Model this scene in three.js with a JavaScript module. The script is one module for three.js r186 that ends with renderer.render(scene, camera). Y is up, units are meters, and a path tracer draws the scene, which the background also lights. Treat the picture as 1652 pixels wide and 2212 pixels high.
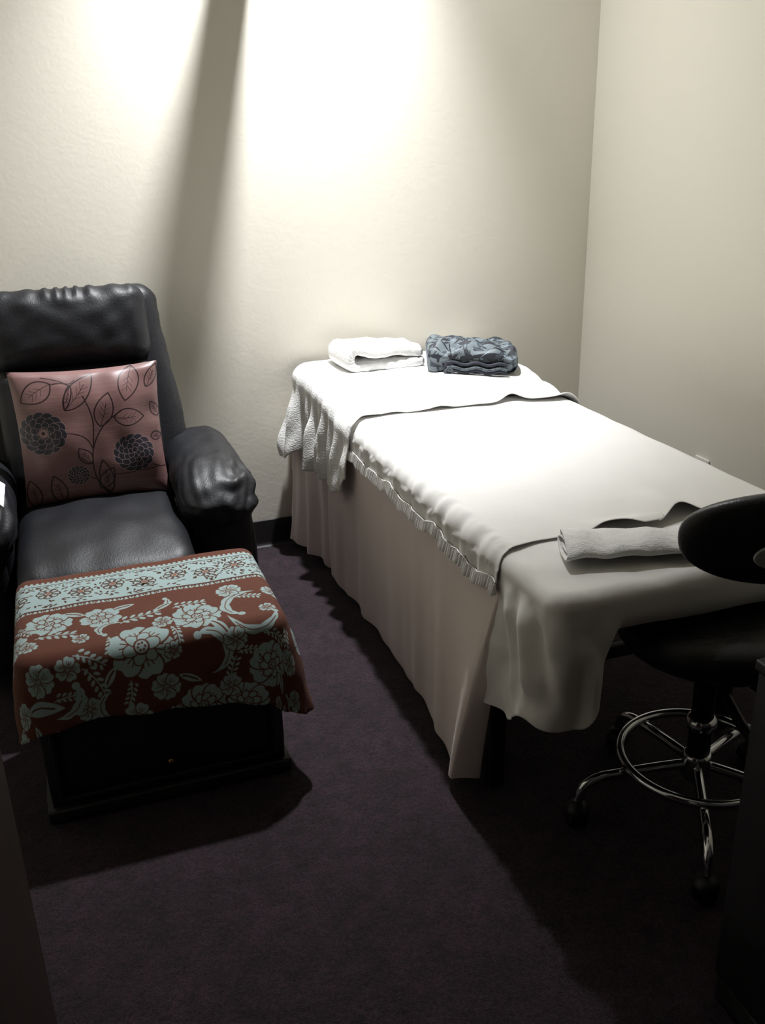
import * as THREE from 'three';
import { mergeGeometries, mergeVertices } from 'three/addons/utils/BufferGeometryUtils.js';
import { RectAreaLightUniformsLib } from 'three/addons/lights/RectAreaLightUniformsLib.js';
import { createNoise2D, createNoise3D } from 'simplex-noise';

// ---------------------------------------------------------------- camera, light, exposure
const scene = new THREE.Scene();
scene.background = new THREE.Color(0x000000);
const camera = new THREE.PerspectiveCamera(57.75, 1652 / 2212, 0.02, 30);
camera.position.set(-2.0008, 1.45, 3.2874);
camera.up.set(0.142, 0.929, -0.342);
camera.lookAt(-2.0008 + 0.302, 1.45 - 0.370, 3.2874 - 0.879);
const renderer = new THREE.WebGLRenderer({ antialias: true });
renderer.toneMapping = THREE.LinearToneMapping;
renderer.toneMappingExposure = 1.08;
renderer.shadowMap.enabled = true;
RectAreaLightUniformsLib.init();
const SPOT = { x: -1.08, y: 2.985, z: 0.42, aim: [-1.48, 0, 0.16], power: 31, spill: 6.4, angle: 0.68, penumbra: 1.0 };
const CEIL = 3.12;

// ---------------------------------------------------------------- helpers
function rng(seed) { return () => { seed |= 0; seed = seed + 0x6D2B79F5 | 0; let t = Math.imul(seed ^ seed >>> 15, 1 | seed); t = t + Math.imul(t ^ t >>> 7, 61 | t) ^ t; return ((t ^ t >>> 14) >>> 0) / 4294967296; }; }
const n2 = createNoise2D(rng(11)), n3 = createNoise3D(rng(12));
const PI = Math.PI, sin = Math.sin, cos = Math.cos;
const clamp = (x, a = 0, b = 1) => Math.min(b, Math.max(a, x));
const ss = (a, b, x) => { const t = clamp((x - a) / (b - a)); return t * t * (3 - 2 * t); };
const lerp = (a, b, t) => a + (b - a) * t;
const gauss = x => Math.exp(-x * x);
function table(xs, ys) { return x => { if (x <= xs[0]) return ys[0]; for (let i = 1; i < xs.length; i++) if (x <= xs[i]) { const t = (x - xs[i - 1]) / (xs[i] - xs[i - 1]); return lerp(ys[i - 1], ys[i], t * t * (3 - 2 * t)); } return ys[ys.length - 1]; }; }

function mesh(name, geo, mat, parent) {
  const m = new THREE.Mesh(geo, mat); m.name = name; m.castShadow = true; m.receiveShadow = true;
  (parent || scene).add(m); return m;
}
function thing(name, label, category, pos = [0, 0, 0], turn = 0, group) {
  const g = new THREE.Group(); g.name = name; g.position.set(...pos); g.rotation.y = turn;
  g.userData = { label, category }; if (group) g.userData.group = group; scene.add(g); return g;
}
function tag(o, label, category) { o.userData.label = label; o.userData.category = category; return o; }
function struct(o) { o.userData.kind = 'structure'; return o; }
function at(o, x, y, z, rx = 0, ry = 0, rz = 0) { o.position.set(x, y, z); o.rotation.set(rx, ry, rz); return o; }
function moved(g, x, y, z, rx = 0, ry = 0, rz = 0) { g = g.clone(); g.applyMatrix4(new THREE.Matrix4().compose(new THREE.Vector3(x, y, z), new THREE.Quaternion().setFromEuler(new THREE.Euler(rx, ry, rz)), new THREE.Vector3(1, 1, 1))); return g; }
const strip = g => { g = g.index ? g.toNonIndexed() : g; for (const k of Object.keys(g.attributes)) if (!['position', 'normal', 'uv'].includes(k)) g.deleteAttribute(k); return g; };
const merge = a => mergeGeometries(a.map(strip));

// a rounded box, finely cut so that it can be puffed and creased; uv in metres
function rbox(w, h, d, r, seg = [12, 12, 12], disp) {
  const g = new THREE.BoxGeometry(2, 2, 2, ...seg), p = g.attributes.position, nrm = g.attributes.normal, uv = g.attributes.uv;
  const half = new THREE.Vector3(w / 2, h / 2, d / 2), v = new THREE.Vector3(), c = new THREE.Vector3(), n = new THREE.Vector3();
  const k = [clamp(2.2 * r / w, .12, 1), clamp(2.2 * r / h, .12, 1), clamp(2.2 * r / d, .12, 1)];
  const sp = (t, q) => lerp(t, sin(t * PI / 2), .75);
  for (let i = 0; i < p.count; i++) {
    const fx = nrm.getX(i), fy = nrm.getY(i), fz = nrm.getZ(i);
    v.set(sp(p.getX(i)) * half.x, sp(p.getY(i)) * half.y, sp(p.getZ(i)) * half.z);
    c.set(clamp(v.x, -half.x + r, half.x - r), clamp(v.y, -half.y + r, half.y - r), clamp(v.z, -half.z + r, half.z - r));
    n.copy(v).sub(c); if (n.lengthSq() < 1e-12) n.set(fx, fy, fz); n.normalize();
    v.copy(c).addScaledVector(n, r);
    if (disp) disp(v, n);
    p.setXYZ(i, v.x, v.y, v.z);
    const ax = Math.abs(fx), ay = Math.abs(fy);
    uv.setXY(i, ax > .5 ? v.z : v.x, ay > .5 ? v.z : v.y);
  }
  const u = g.clone(); u.deleteAttribute('uv'); u.deleteAttribute('normal');
  const m = mergeVertices(u, 1e-5); m.computeVertexNormals();
  // copy the smooth normals back by position so that faces keep their own uv
  const key = (a, i) => `${Math.round(a.getX(i) * 2e4)},${Math.round(a.getY(i) * 2e4)},${Math.round(a.getZ(i) * 2e4)}`;
  const map = new Map(); for (let i = 0; i < m.attributes.position.count; i++) map.set(key(m.attributes.position, i), i);
  for (let i = 0; i < p.count; i++) { const j = map.get(key(p, i)); if (j !== undefined) nrm.setXYZ(i, m.attributes.normal.getX(j), m.attributes.normal.getY(j), m.attributes.normal.getZ(j)); }
  return g;
}
// a plain chamfered block with few faces; uv in metres
function block(w, h, d, r = .004) { return rbox(w, h, d, r, [3, 3, 3]); }

// cloth with thickness: fn(u, v) -> [x, y, z, U, V]; shell grown by t along the normal that points along hint
function cloth(fn, nu, nv, t, hint = [0, 1, 0], wrapNoise) {
  const P = [], UV = [];
  for (let j = 0; j <= nv; j++) for (let i = 0; i <= nu; i++) { const q = fn(i / nu, j / nv); P.push(new THREE.Vector3(q[0], q[1], q[2])); UV.push([q[3] ?? i / nu, q[4] ?? j / nv]); }
  const id = (i, j) => j * (nu + 1) + i, N = P.map(() => new THREE.Vector3());
  const a = new THREE.Vector3(), b = new THREE.Vector3();
  for (let j = 0; j <= nv; j++) for (let i = 0; i <= nu; i++) {
    a.copy(P[id(Math.min(nu, i + 1), j)]).sub(P[id(Math.max(0, i - 1), j)]);
    b.copy(P[id(i, Math.min(nv, j + 1))]).sub(P[id(i, Math.max(0, j - 1))]);
    N[id(i, j)].copy(b).cross(a).normalize();
  }
  const h = new THREE.Vector3(...hint); let s = 0; for (const n of N) s += n.dot(h); const sg = s < 0 ? -1 : 1;
  const n0 = P.length, pos = [], uvs = [];
  for (let k = 0; k < n0; k++) { N[k].multiplyScalar(sg); const q = P[k].clone().addScaledVector(N[k], t); pos.push(q.x, q.y, q.z); uvs.push(...UV[k]); }
  for (let k = 0; k < n0; k++) { pos.push(P[k].x, P[k].y, P[k].z); uvs.push(...UV[k]); }
  const ix = [], quad = (A, B, C, D) => sg > 0 ? ix.push(A, B, C, A, C, D) : ix.push(A, C, B, A, D, C);
  for (let j = 0; j < nv; j++) for (let i = 0; i < nu; i++) {
    const A = id(i, j), B = id(i, j + 1), C = id(i + 1, j + 1), D = id(i + 1, j);
    quad(A, B, C, D); quad(n0 + A, n0 + D, n0 + C, n0 + B);
  }
  const edge = (A, B) => quad(A, n0 + A, n0 + B, B);
  for (let i = 0; i < nu; i++) { edge(id(i + 1, 0), id(i, 0)); edge(id(i, nv), id(i + 1, nv)); }
  for (let j = 0; j < nv; j++) { edge(id(0, j), id(0, j + 1)); edge(id(nu, j + 1), id(nu, j)); }
  const g = new THREE.BufferGeometry(); g.setAttribute('position', new THREE.Float32BufferAttribute(pos, 3)); g.setAttribute('uv', new THREE.Float32BufferAttribute(uvs, 2)); g.setIndex(ix); g.computeVertexNormals(); return g;
}
// cloth laid over a block with rounded rim: covers x0..x1, up to z1, open edge at z0. hem(p) gives the hem height, fold(p, drop) the push outward
function drape({ x0, x1, z0, z1, y, rc, re, hem, fold, nTop = 10, nHang = 22, nPath = 160, t, bump, zOpen }) {
  const la = z1 - rc - z0, lc = rc * PI / 2, lf = x1 - x0 - 2 * rc, tot = 2 * la + 2 * lc + lf, mid = (x0 + x1) / 2, zs = z1 - (x1 - x0) / 2;
  const path = q => {
    let s = q * tot;
    if (s < la) return { x: x1, z: z0 + s, nx: 1, nz: 0, s: s };
    s -= la; if (s < lc) { const a = s / rc; return { x: x1 - rc + rc * cos(a), z: z1 - rc + rc * sin(a), nx: cos(a), nz: sin(a) }; }
    s -= lc; if (s < lf) return { x: x1 - rc - s, z: z1, nx: 0, nz: 1 };
    s -= lf; if (s < lc) { const a = s / rc; return { x: x0 + rc - rc * sin(a), z: z1 - rc + rc * cos(a), nx: -sin(a), nz: cos(a) }; }
    s -= lc; return { x: x0, z: z1 - rc - s, nx: -1, nz: 0 };
  };
  const nArc = 6, nv = nTop + nArc + nHang;
  return cloth((u, v) => {
    const p = path(u), k = v * nv, ex = p.x - p.nx * re, ez = p.z - p.nz * re;
    let X, Y = y, Z, d = 0;
    if (k <= nTop) { const f = k / nTop; X = lerp(mid, ex, f); Z = lerp(Math.min(p.z, zs), ez, f); d = 0; if (bump) Y += bump(X, Z); return [X, Y, Z, X, Z]; }
    if (k <= nTop + nArc) { const a = (k - nTop) / nArc * PI / 2; X = ex + p.nx * re * sin(a); Z = ez + p.nz * re * sin(a); Y = y - re + re * cos(a); d = re * a; if (bump) Y += bump(X, Z) * cos(a); }
    else { const f = (k - nTop - nArc) / nHang, hy = hem(p, u), drop = f * (y - re - hy); X = p.x; Z = p.z; Y = y - re - drop; d = re * PI / 2 + drop; const o = fold(p, drop, f, u); X += p.nx * o + (p.tx || 0); Z += p.nz * o; }
    return [X, Y, Z, ex + p.nx * d, ez + p.nz * d];
  }, nPath, nv, t);
}
function tube(pts, r, n = 40, rs = 12, closed = false) { return new THREE.TubeGeometry(new THREE.CatmullRomCurve3(pts.map(p => new THREE.Vector3(...p)), closed, 'centripetal'), n, r, rs, closed); }
function lathe(pts, n = 40) { return new THREE.LatheGeometry(pts.map(p => new THREE.Vector2(...p)), n); }
const cyl = (r0, r1, h, n = 28) => new THREE.CylinderGeometry(r0, r1, h, n);

// ---------------------------------------------------------------- textures
function noiseTex(size, fn, srgb, rx = 1, ry = 1) {
  const d = new Uint8Array(size * size * 4);
  for (let j = 0; j < size; j++) for (let i = 0; i < size; i++) { const c = fn(i / size, j / size, i, j), k = (j * size + i) * 4; for (let q = 0; q < 3; q++) d[k + q] = clamp(Array.isArray(c) ? c[q] : c) * 255; d[k + 3] = 255; }
  const t = new THREE.DataTexture(d, size, size); t.wrapS = t.wrapT = THREE.RepeatWrapping; t.magFilter = THREE.LinearFilter; t.minFilter = THREE.LinearMipmapLinearFilter; t.generateMipmaps = true;
  if (srgb) t.colorSpace = THREE.SRGBColorSpace; t.repeat.set(rx, ry); t.needsUpdate = true; return t;
}
// tiling value noise on a wrapped lattice of about f cells a side, -1..1
const lat = {};
function tile(u, v, f, o = 0) {
  const n = Math.max(2, Math.round(f)), key = n + '/' + o; let L = lat[key];
  if (!L) { const r = rng(1000 + n * 13 + o); L = lat[key] = Float32Array.from({ length: n * n }, () => r() * 2 - 1); }
  const x = ((u % 1) + 1) % 1 * n, y = ((v % 1) + 1) % 1 * n, i = Math.floor(x) % n, j = Math.floor(y) % n, a = x - Math.floor(x), b = y - Math.floor(y), p = a * a * (3 - 2 * a), q = b * b * (3 - 2 * b), i1 = (i + 1) % n, j1 = (j + 1) % n;
  return lerp(lerp(L[j * n + i], L[j * n + i1], p), lerp(L[j1 * n + i], L[j1 * n + i1], p), q);
}
const rr = rng(5);
function canvasTex(w, h, draw) {
  const c = document.createElement('canvas'); c.width = w; c.height = h; draw(c.getContext('2d'), w, h);
  const t = new THREE.CanvasTexture(c); t.colorSpace = THREE.SRGBColorSpace; t.wrapS = t.wrapT = THREE.ClampToEdgeWrapping; t.anisotropy = 8; return t;
}
const carpetR = rng(77);
const carpetMap = noiseTex(512, (u, v) => { const g = .5 + .55 * tile(u, v, 200, 2) + .6 * (carpetR() - .5), w = .5 + .5 * tile(u, v, 22), w2 = .5 + .5 * tile(u, v, 6, 3); const m = .72 + .5 * (g - .5) + .25 * (w - .5) + .12 * (w2 - .5); const tint = carpetR(); return [.198 * m + (tint > .9 ? .07 : 0), .142 * m + (tint < .06 ? .05 : 0), .174 * m + (tint > .5 && tint < .6 ? .05 : 0)]; }, true, 1 / .6, 1 / .6);
const carpetBump = noiseTex(512, (u, v) => .5 * carpetR() + .5 * (.5 + .5 * tile(u, v, 60)), false, 1 / .6, 1 / .6);
const paintBump = noiseTex(512, (u, v) => .5 + .25 * tile(u, v, 60) + .2 * tile(u, v, 24, 4), false, 1 / .5, 1 / .5);
const leatherBump = noiseTex(512, (u, v) => { const a = Math.abs(tile(u, v, 44)), b = Math.abs(tile(u, v, 80, 7)); return .25 + .9 * Math.min(a, .45) + .35 * b; }, false, 1 / .25, 1 / .25);
const weaveBump = noiseTex(256, (u, v, i, j) => .5 + .22 * sin(i * PI / 2) * cos(j * PI / 2) + .16 * tile(u, v, 12), false, 1 / .16, 1 / .16);
const terryBump = noiseTex(256, (u, v) => .45 + .25 * tile(u, v, 64) + .3 * tile(u, v, 110, 5), false, 1 / .2, 1 / .2);
const woodMap = noiseTex(512, (u, v) => { const g = tile(u, v * .2, 40) * .5 + tile(u, v * .12, 90, 3) * .5; const m = .8 + .35 * g; return [.19 * m, .115 * m, .085 * m]; }, true, 1 / .5, 1 / .9);

// ---------------------------------------------------------------- materials
const std = o => new THREE.MeshStandardMaterial(o);
const phy = o => new THREE.MeshPhysicalMaterial(o);
const M = {
  wall: std({ color: 0xe7e2d4, roughness: .72, bumpMap: paintBump, bumpScale: .0003 }),
  darkWall: std({ color: 0x4a413a, roughness: .8, bumpMap: paintBump, bumpScale: .0006 }),
  ceiling: std({ color: 0xdedcd4, roughness: .9, bumpMap: paintBump, bumpScale: .001 }),
  carpet: std({ map: carpetMap, roughness: 1, bumpMap: carpetBump, bumpScale: .004 }),
  base: std({ color: 0x1b181a, roughness: .55 }),
  leather: phy({ color: 0x14151a, roughness: .5, bumpMap: leatherBump, bumpScale: .0004, specularIntensity: .9 }),
  leatherSeam: std({ color: 0x0c0c0f, roughness: .6 }),
  vinyl: phy({ color: 0x0f1014, roughness: .4, bumpMap: leatherBump, bumpScale: .0004 }),
  sheet: std({ color: 0xe4e2de, roughness: .95, bumpMap: weaveBump, bumpScale: .0004 }),
  skirt: std({ color: 0xecdfda, roughness: .95, bumpMap: weaveBump, bumpScale: .0004 }),
  terry: std({ color: 0xe9e8e6, roughness: 1, bumpMap: terryBump, bumpScale: .0011 }),
  chrome: std({ color: 0xd4d5d8, metalness: 1, roughness: .12 }),
  darkMetal: std({ color: 0x17181b, metalness: .7, roughness: .4 }),
  plastic: std({ color: 0x101114, roughness: .5 }),
  greyPlate: std({ color: 0x9b9e9c, roughness: .55 }),
  whitePlastic: std({ color: 0xe6e3da, roughness: .4 }),
  slot: std({ color: 0x1d1c1a, roughness: .7 }),
  wood: std({ map: woodMap, roughness: .5 }),
  blackWood: std({ color: 0x120f10, roughness: .55 }),
  brass: std({ color: 0xb08d4a, metalness: 1, roughness: .35 }),
  lampMetal: std({ color: 0xd8d8d4, roughness: .45, metalness: .2 }),
  glow: std({ color: 0xffffff, emissive: 0xfafcff, emissiveIntensity: 12, roughness: .4 }),
  hallGlow: std({ color: 0xffffff, emissive: 0xfafcff, emissiveIntensity: 30, roughness: .4 }),
  grille: std({ color: 0x19191b, roughness: .9, bumpMap: weaveBump, bumpScale: .001 }),
};

// ---------------------------------------------------------------- the room
const RX0 = -2.78, ZF = 3.2, WT = .12, HZ = 4.7;
function wallBox(name, w, h, d, x, y, z, mat = M.wall) { const m = mesh(name, block(w, h, d, .001), mat); m.position.set(x, y, z); return struct(m); }
wallBox('floor', 3.6, .1, HZ + .4, -1.4, -.05, HZ / 2, M.carpet);
wallBox('ceiling', 3.6, .1, HZ + .4, -1.4, CEIL + .05, HZ / 2, M.ceiling);
wallBox('wall_back', 3.1, CEIL, WT, -1.4, CEIL / 2, -WT / 2);
wallBox('wall_right', WT, CEIL, HZ, WT / 2, CEIL / 2, HZ / 2);
wallBox('wall_left', WT, CEIL, HZ, RX0 - WT / 2, CEIL / 2, HZ / 2);
wallBox('wall_hall', 3.1, CEIL, WT, -1.4, CEIL / 2, HZ + WT / 2, M.darkWall);
const wf = new THREE.Group(); wf.name = 'wall_front'; struct(wf); scene.add(wf);
const DX0 = -2.19, DX1 = -1.31, DH = 2.06;
at(mesh('wall_panel', block(DX0 - RX0, CEIL, WT, .001), M.darkWall, wf), (DX0 + RX0) / 2, CEIL / 2, ZF + WT / 2);
at(mesh('wall_panel', block(-DX1, CEIL, WT, .001), M.darkWall, wf), DX1 / 2, CEIL / 2, ZF + WT / 2);
at(mesh('wall_panel', block(DX1 - DX0, CEIL - DH, WT, .001), M.darkWall, wf), (DX0 + DX1) / 2, (CEIL + DH) / 2, ZF + WT / 2);
// dark vinyl cove base
function skirting(name, len, x, z, turn) {
  const s = new THREE.Shape(); s.moveTo(0, 0); s.lineTo(.016, 0); s.quadraticCurveTo(.005, .004, .005, .02); s.lineTo(.004, .104); s.quadraticCurveTo(.003, .107, 0, .107); s.lineTo(0, 0);
  const g = new THREE.ExtrudeGeometry(s, { depth: len, bevelEnabled: false }); const m = mesh(name, g, M.base); at(m, x, 0, z, 0, turn, 0); return struct(m);
}
skirting('baseboard_back', 2.78, -.0, 0, -PI / 2);
skirting('baseboard_left', 3.2, RX0, 0, 0);
skirting('baseboard_right', 3.2, 0, 3.2, PI);
// the open dark door beside the camera and its frame
{
  const g = new THREE.Group(); g.name = 'door_1'; struct(g); scene.add(g);
  at(mesh('door_leaf', block(.042, 2.03, .85, .003), M.wood, g), -2.145, 1.025, ZF - .85 / 2 - .004);
  for (const sd of [1, -1]) at(mesh('flush_pull', block(.004, .12, .05, .0015), M.darkMetal, g), -2.145 + sd * .0225, 1.02, ZF - .79);
  for (const y of [.25, 1.05, 1.82]) at(mesh('hinge', cyl(.007, .007, .1, 12), M.chrome, g), -2.165, y, ZF - .006);
  const f = new THREE.Group(); f.name = 'trim_1'; struct(f); scene.add(f);
  at(mesh('jamb', block(.025, DH, WT + .03, .003), M.wood, f), DX0 + .0125, DH / 2, ZF + WT / 2 + .015);
  at(mesh('jamb', block(.025, DH, WT + .03, .003), M.wood, f), DX1 - .0125, DH / 2, ZF + WT / 2 + .015);
  at(mesh('head_jamb', block(DX1 - DX0 - .05, .025, WT + .03, .003), M.wood, f), (DX0 + DX1) / 2, DH - .0125, ZF + WT / 2 + .015);
}

// ---------------------------------------------------------------- ceiling spotlight above the head of the table (above the frame)
{
  const L = thing('ceiling_spotlight', 'white adjustable ceiling spotlight near the back wall, above the picture', 'spotlight', [SPOT.x, CEIL, SPOT.z]);
  mesh('canopy', lathe([[0, 0], [.055, 0], [.055, -.012], [.045, -.022], [0, -.022]], 36), M.lampMetal, L);
  at(mesh('stem', cyl(.008, .008, .03, 16), M.lampMetal, L), 0, -.036, 0);
  const dir = new THREE.Vector3(SPOT.aim[0] - SPOT.x, SPOT.aim[1] - SPOT.y, SPOT.aim[2] - SPOT.z).normalize();
  const head = mesh('lamp_head', lathe([[.0, .075], [.03, .075], [.045, .06], [.058, 0], [.062, -.012], [.056, -.012], [.052, 0], [.04, .05], [0, .05]], 40), M.lampMetal, L);
  head.quaternion.setFromUnitVectors(new THREE.Vector3(0, -1, 0), dir);
  head.position.set(0, SPOT.y - CEIL, 0).addScaledVector(dir, -.02);
  const lens = mesh('lamp_lens', lathe([[0, -.002], [.05, -.002], [.05, .002], [0, .004]], 36), M.glow, head); lens.position.y = -.002;
  const s = new THREE.SpotLight(0xfafcff, SPOT.power, 0, SPOT.angle, SPOT.penumbra, 2);
  s.position.set(SPOT.x, SPOT.y, SPOT.z).addScaledVector(dir, .02); s.target.position.set(...SPOT.aim);
  s.castShadow = true; s.shadow.radius = 2.4; s.shadow.mapSize.set(2048, 2048); s.name = 'spot_beam'; scene.add(s, s.target);
  // the weak light the same reflector throws far out to the sides
  const w = new THREE.SpotLight(0xfafcff, SPOT.spill, 0, 1.3, .6, 2);
  w.position.copy(s.position); w.target.position.copy(s.target.position); w.castShadow = true; w.shadow.radius = 2.4; w.shadow.mapSize.set(2048, 2048); w.name = 'spot_spill'; scene.add(w, w.target);
}
// small downlight in the hall behind the camera, the glint on the stool's chrome
{
  const L = thing('hall_downlight', 'small round ceiling downlight in the hall behind the camera', 'ceiling light', [-1.92, CEIL, 3.95]);
  mesh('trim_ring', lathe([[.09, 0], [.115, 0], [.115, -.006], [.1, -.012], [.09, -.01], [.09, 0]], 36), M.lampMetal, L);
  mesh('lamp_lens', lathe([[0, -.004], [.09, -.004], [.09, 0], [0, 0]], 32), M.hallGlow, L);
  const p = new THREE.SpotLight(0xfafcff, .5, 0, 1.2, .5, 2); p.position.set(-1.92, CEIL - .02, 3.95); p.target.position.set(-1.92, 0, 3.95); p.castShadow = true; p.shadow.radius = 2.4; p.name = 'hall_beam'; scene.add(p, p.target);
}
// small wall loudspeaker whose shadow falls down the back wall (above the frame)
{
  const W = .075, H = .12, x = -1.249, y = 2.28;
  const S = thing('wall_loudspeaker', 'small black loudspeaker on a bracket of the back wall, above the picture', 'speaker', [x, y, 0]);
  at(mesh('cabinet', block(W, H, .2, .006), M.plastic, S), 0, 0, .2);
  at(mesh('grille', block(W - .012, H - .014, .008, .003), M.grille, S), 0, 0, .304);
  mesh('wall_bracket', merge([moved(block(.05, .07, .012, .003), 0, 0, .006), moved(block(.026, .026, .095, .004), 0, 0, .055)]), M.darkMetal, S);
}

// ---------------------------------------------------------------- massage table
const BX0 = -1.205, BX1 = -.46, BZ0 = .06, BZ1 = 1.95, TY = .655;
{
  const T = thing('massage_table', 'padded massage table hidden under white sheets and towels', 'massage table', [(BX0 + BX1) / 2, 0, 0]);
  at(mesh('padded_top', rbox(BX1 - BX0 - .004, .075, BZ1 - BZ0 - .006, .03, [10, 6, 16]), M.vinyl, T), 0, TY - .0385, (BZ0 + BZ1) / 2);
  at(mesh('frame', merge([moved(block(.03, .028, BZ1 - BZ0 - .1), -.33, 0, 0), moved(block(.03, .028, BZ1 - BZ0 - .1), .33, 0, 0), moved(block(.64, .028, .03), 0, 0, -.86), moved(block(.64, .028, .03), 0, 0, .86), moved(block(.64, .028, .03), 0, 0, 0)]), M.blackWood, T), 0, TY - .0905, (BZ0 + BZ1) / 2);
  for (const sx of [-1, 1]) for (const z of [.26, 1.62]) at(mesh('leg', rbox(.04, TY - .105, .04, .006, [3, 3, 3]), M.blackWood, T), sx * .325, (TY - .105) / 2, z);
  for (const z of [.26, 1.62]) at(mesh('stretcher', block(.61, .03, .025), M.blackWood, T), 0, .3, z);
  at(mesh('head_bolster', rbox(.68, .05, .36, .024, [10, 8, 10]), M.vinyl, T), 0, TY + .012, .27);
}
const bolster = z => .036 * (1 - ss(.38, .64, z));   // the bolster lifts what lies over the head end
// bottom sheet over the foot end, tucked along the foot, its loose corner hanging
{
  const x0 = BX0 - .004, x1 = BX1 + .004, z1 = BZ1 + .004, rc = .045, lc = rc * PI / 2;
  // arc: metres round the near foot corner, negative on the long side, positive along the foot
  const arc = p => p.nx < -.999 ? -(z1 - rc - p.z) - lc / 2 : p.nz > .999 ? p.x - x0 - rc + lc / 2 : (PI / 4 - Math.atan2(-p.nx, p.nz)) * rc;
  const hemQ = table([-.36, -.33, -.29, -.17, -.05, .05, .085, .105, .14, .3, .8], [.6, .59, .275, .30, .375, .375, .415, .50, .562, .556, .55]);
  const g = drape({
    x0, x1, z0: 1.25, z1, y: TY + .002, rc, re: .032, t: .0018, nPath: 420, nTop: 26, nHang: 46,
    hem: p => p.nx > .2 ? .52 : hemQ(arc(p)),
    fold: (p, d, f) => {
      if (p.nx > .2) return .002 * ss(0, .03, d);
      const q = arc(p), w = 1 - ss(.085, .13, q), on = ss(0, .04, d);
      let o = .003 * on + (1 - w) * (.002 * sin(p.x * 30 + d * 30) * f - .03 * f * f * f);
      // loose corner: a broad flare with slanting creases gathered under the rim
      o += w * (.055 * d * ss(-.25, -.02, q) + .008 * sin(q * 30 + d * 10 + 1) * ss(.02, .2, d));
      o += w * .020 * gauss((q + .11 - d * .35) / .022) * ss(.0, .06, d) * (1 - ss(.12, .22, d));
      o -= w * .016 * gauss((q + .06 - d * .30) / .020) * ss(.01, .06, d) * (1 - ss(.14, .24, d));
      o += w * .012 * gauss((q + .17 - d * .2) / .018) * ss(.01, .07, d) * (1 - ss(.2, .3, d));
      o += w * .018 * gauss((q - .072) / .016) * ss(.03, .2, d) + w * .004 * n2(q * 12, d * 9) * on;
      return o;
    },
    bump: (x, z) => .0022 * n2(x * 9, z * 7) * ss(1.7, 1.8, z) + .003 * gauss((z - 1.9 + .2 * (x + .7)) / .03) * ss(-1.0, -.8, x),
  });
  tag(mesh('bottom_sheet', g, M.sheet), 'plain white bottom sheet at the table foot with one loose corner hanging', 'sheet');
}
// long skirt along the near side
{
  const hemX = table([.0, .1, .3, .5, .9, 1.25, 1.5, 1.64], [-1.272, -1.25, -1.2, -1.2, -1.192, -1.2, -1.23, -1.262]);
  const NU = 420;
  const g = cloth((u, v) => {
    const y = lerp(.602, .032 + .006 * sin(u * 60), v), zEnd = lerp(1.735, 1.615, v), zStart = .055;
    const total = .25 + (zEnd - zStart) + .075; let s = u * total, x, z, nx = -1, nz = 0;
    const xs = zz => lerp(BX0 - .001, hemX(zz), Math.pow(v, .8));
    if (s < .25) { x = xs(zStart) + .25 - s; z = zStart - .004 - .012 * v; nx = 0; nz = -1; }
    else if (s < .25 + zEnd - zStart) { z = zStart + s - .25; x = xs(z); }
    else { const k = (s - .25 - zEnd + zStart) / .075; z = zEnd + .012 * sin(k * PI * .5); x = xs(zEnd) + k * .07 * lerp(.25, .85, v); nx = 0; nz = 1; }
    const zz = z, near = 1 - ss(.1, .9, zz), amp = .0006 + (.004 + .017 * near) * Math.pow(v, .8);
    const ph = zz * 27 + 1.3 * sin(zz * 5) + .6 * n2(zz * 3, 4);
    let o = nx ? amp * (sin(ph) * .7 + .4 * sin(ph * 1.93 + 1) + .35 * n2(zz * 9, y * 2)) * ss(zEnd + .01, zEnd - .08, z) : 0;
    if (nx) o += .012 * gauss((z - (zEnd - .02)) / .03) * v;
    x += nx * o; z += nz * (nz < 0 ? .004 * sin(x * 50) * v : 0);
    return [x, y, z, s, y];
  }, NU, 40, .0016, [-1, 0, 0]);
  tag(mesh('table_skirt', g, M.skirt), 'long off-white skirt hanging to the floor along the massage table side', 'table skirt');
}
// cross-section of the made table: s > 0 runs right over the top, s < 0 round the near rim and down
function prof(s, e) {
  const r = .034 + e, L = PI / 2 * r, w = BX1 - BX0 - .068; let m = 1;
  if (s > w / 2) { m = -1; s = w - s; }
  let x, y, nx = 0, ny = 1, h = 0;
  if (s >= 0) { x = s; y = TY + e; }
  else if (s > -L) { const a = -s / r; x = -r * sin(a); y = TY - .034 + r * cos(a); nx = -sin(a); ny = cos(a); }
  else { h = -s - L; x = -r; y = TY - .034 - h; nx = -1; ny = 0; }
  x += BX0 + .034; if (m < 0) { x = BX0 + BX1 - x; nx = -nx; }
  return { x, y, nx, ny, h, side: m };
}
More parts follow.
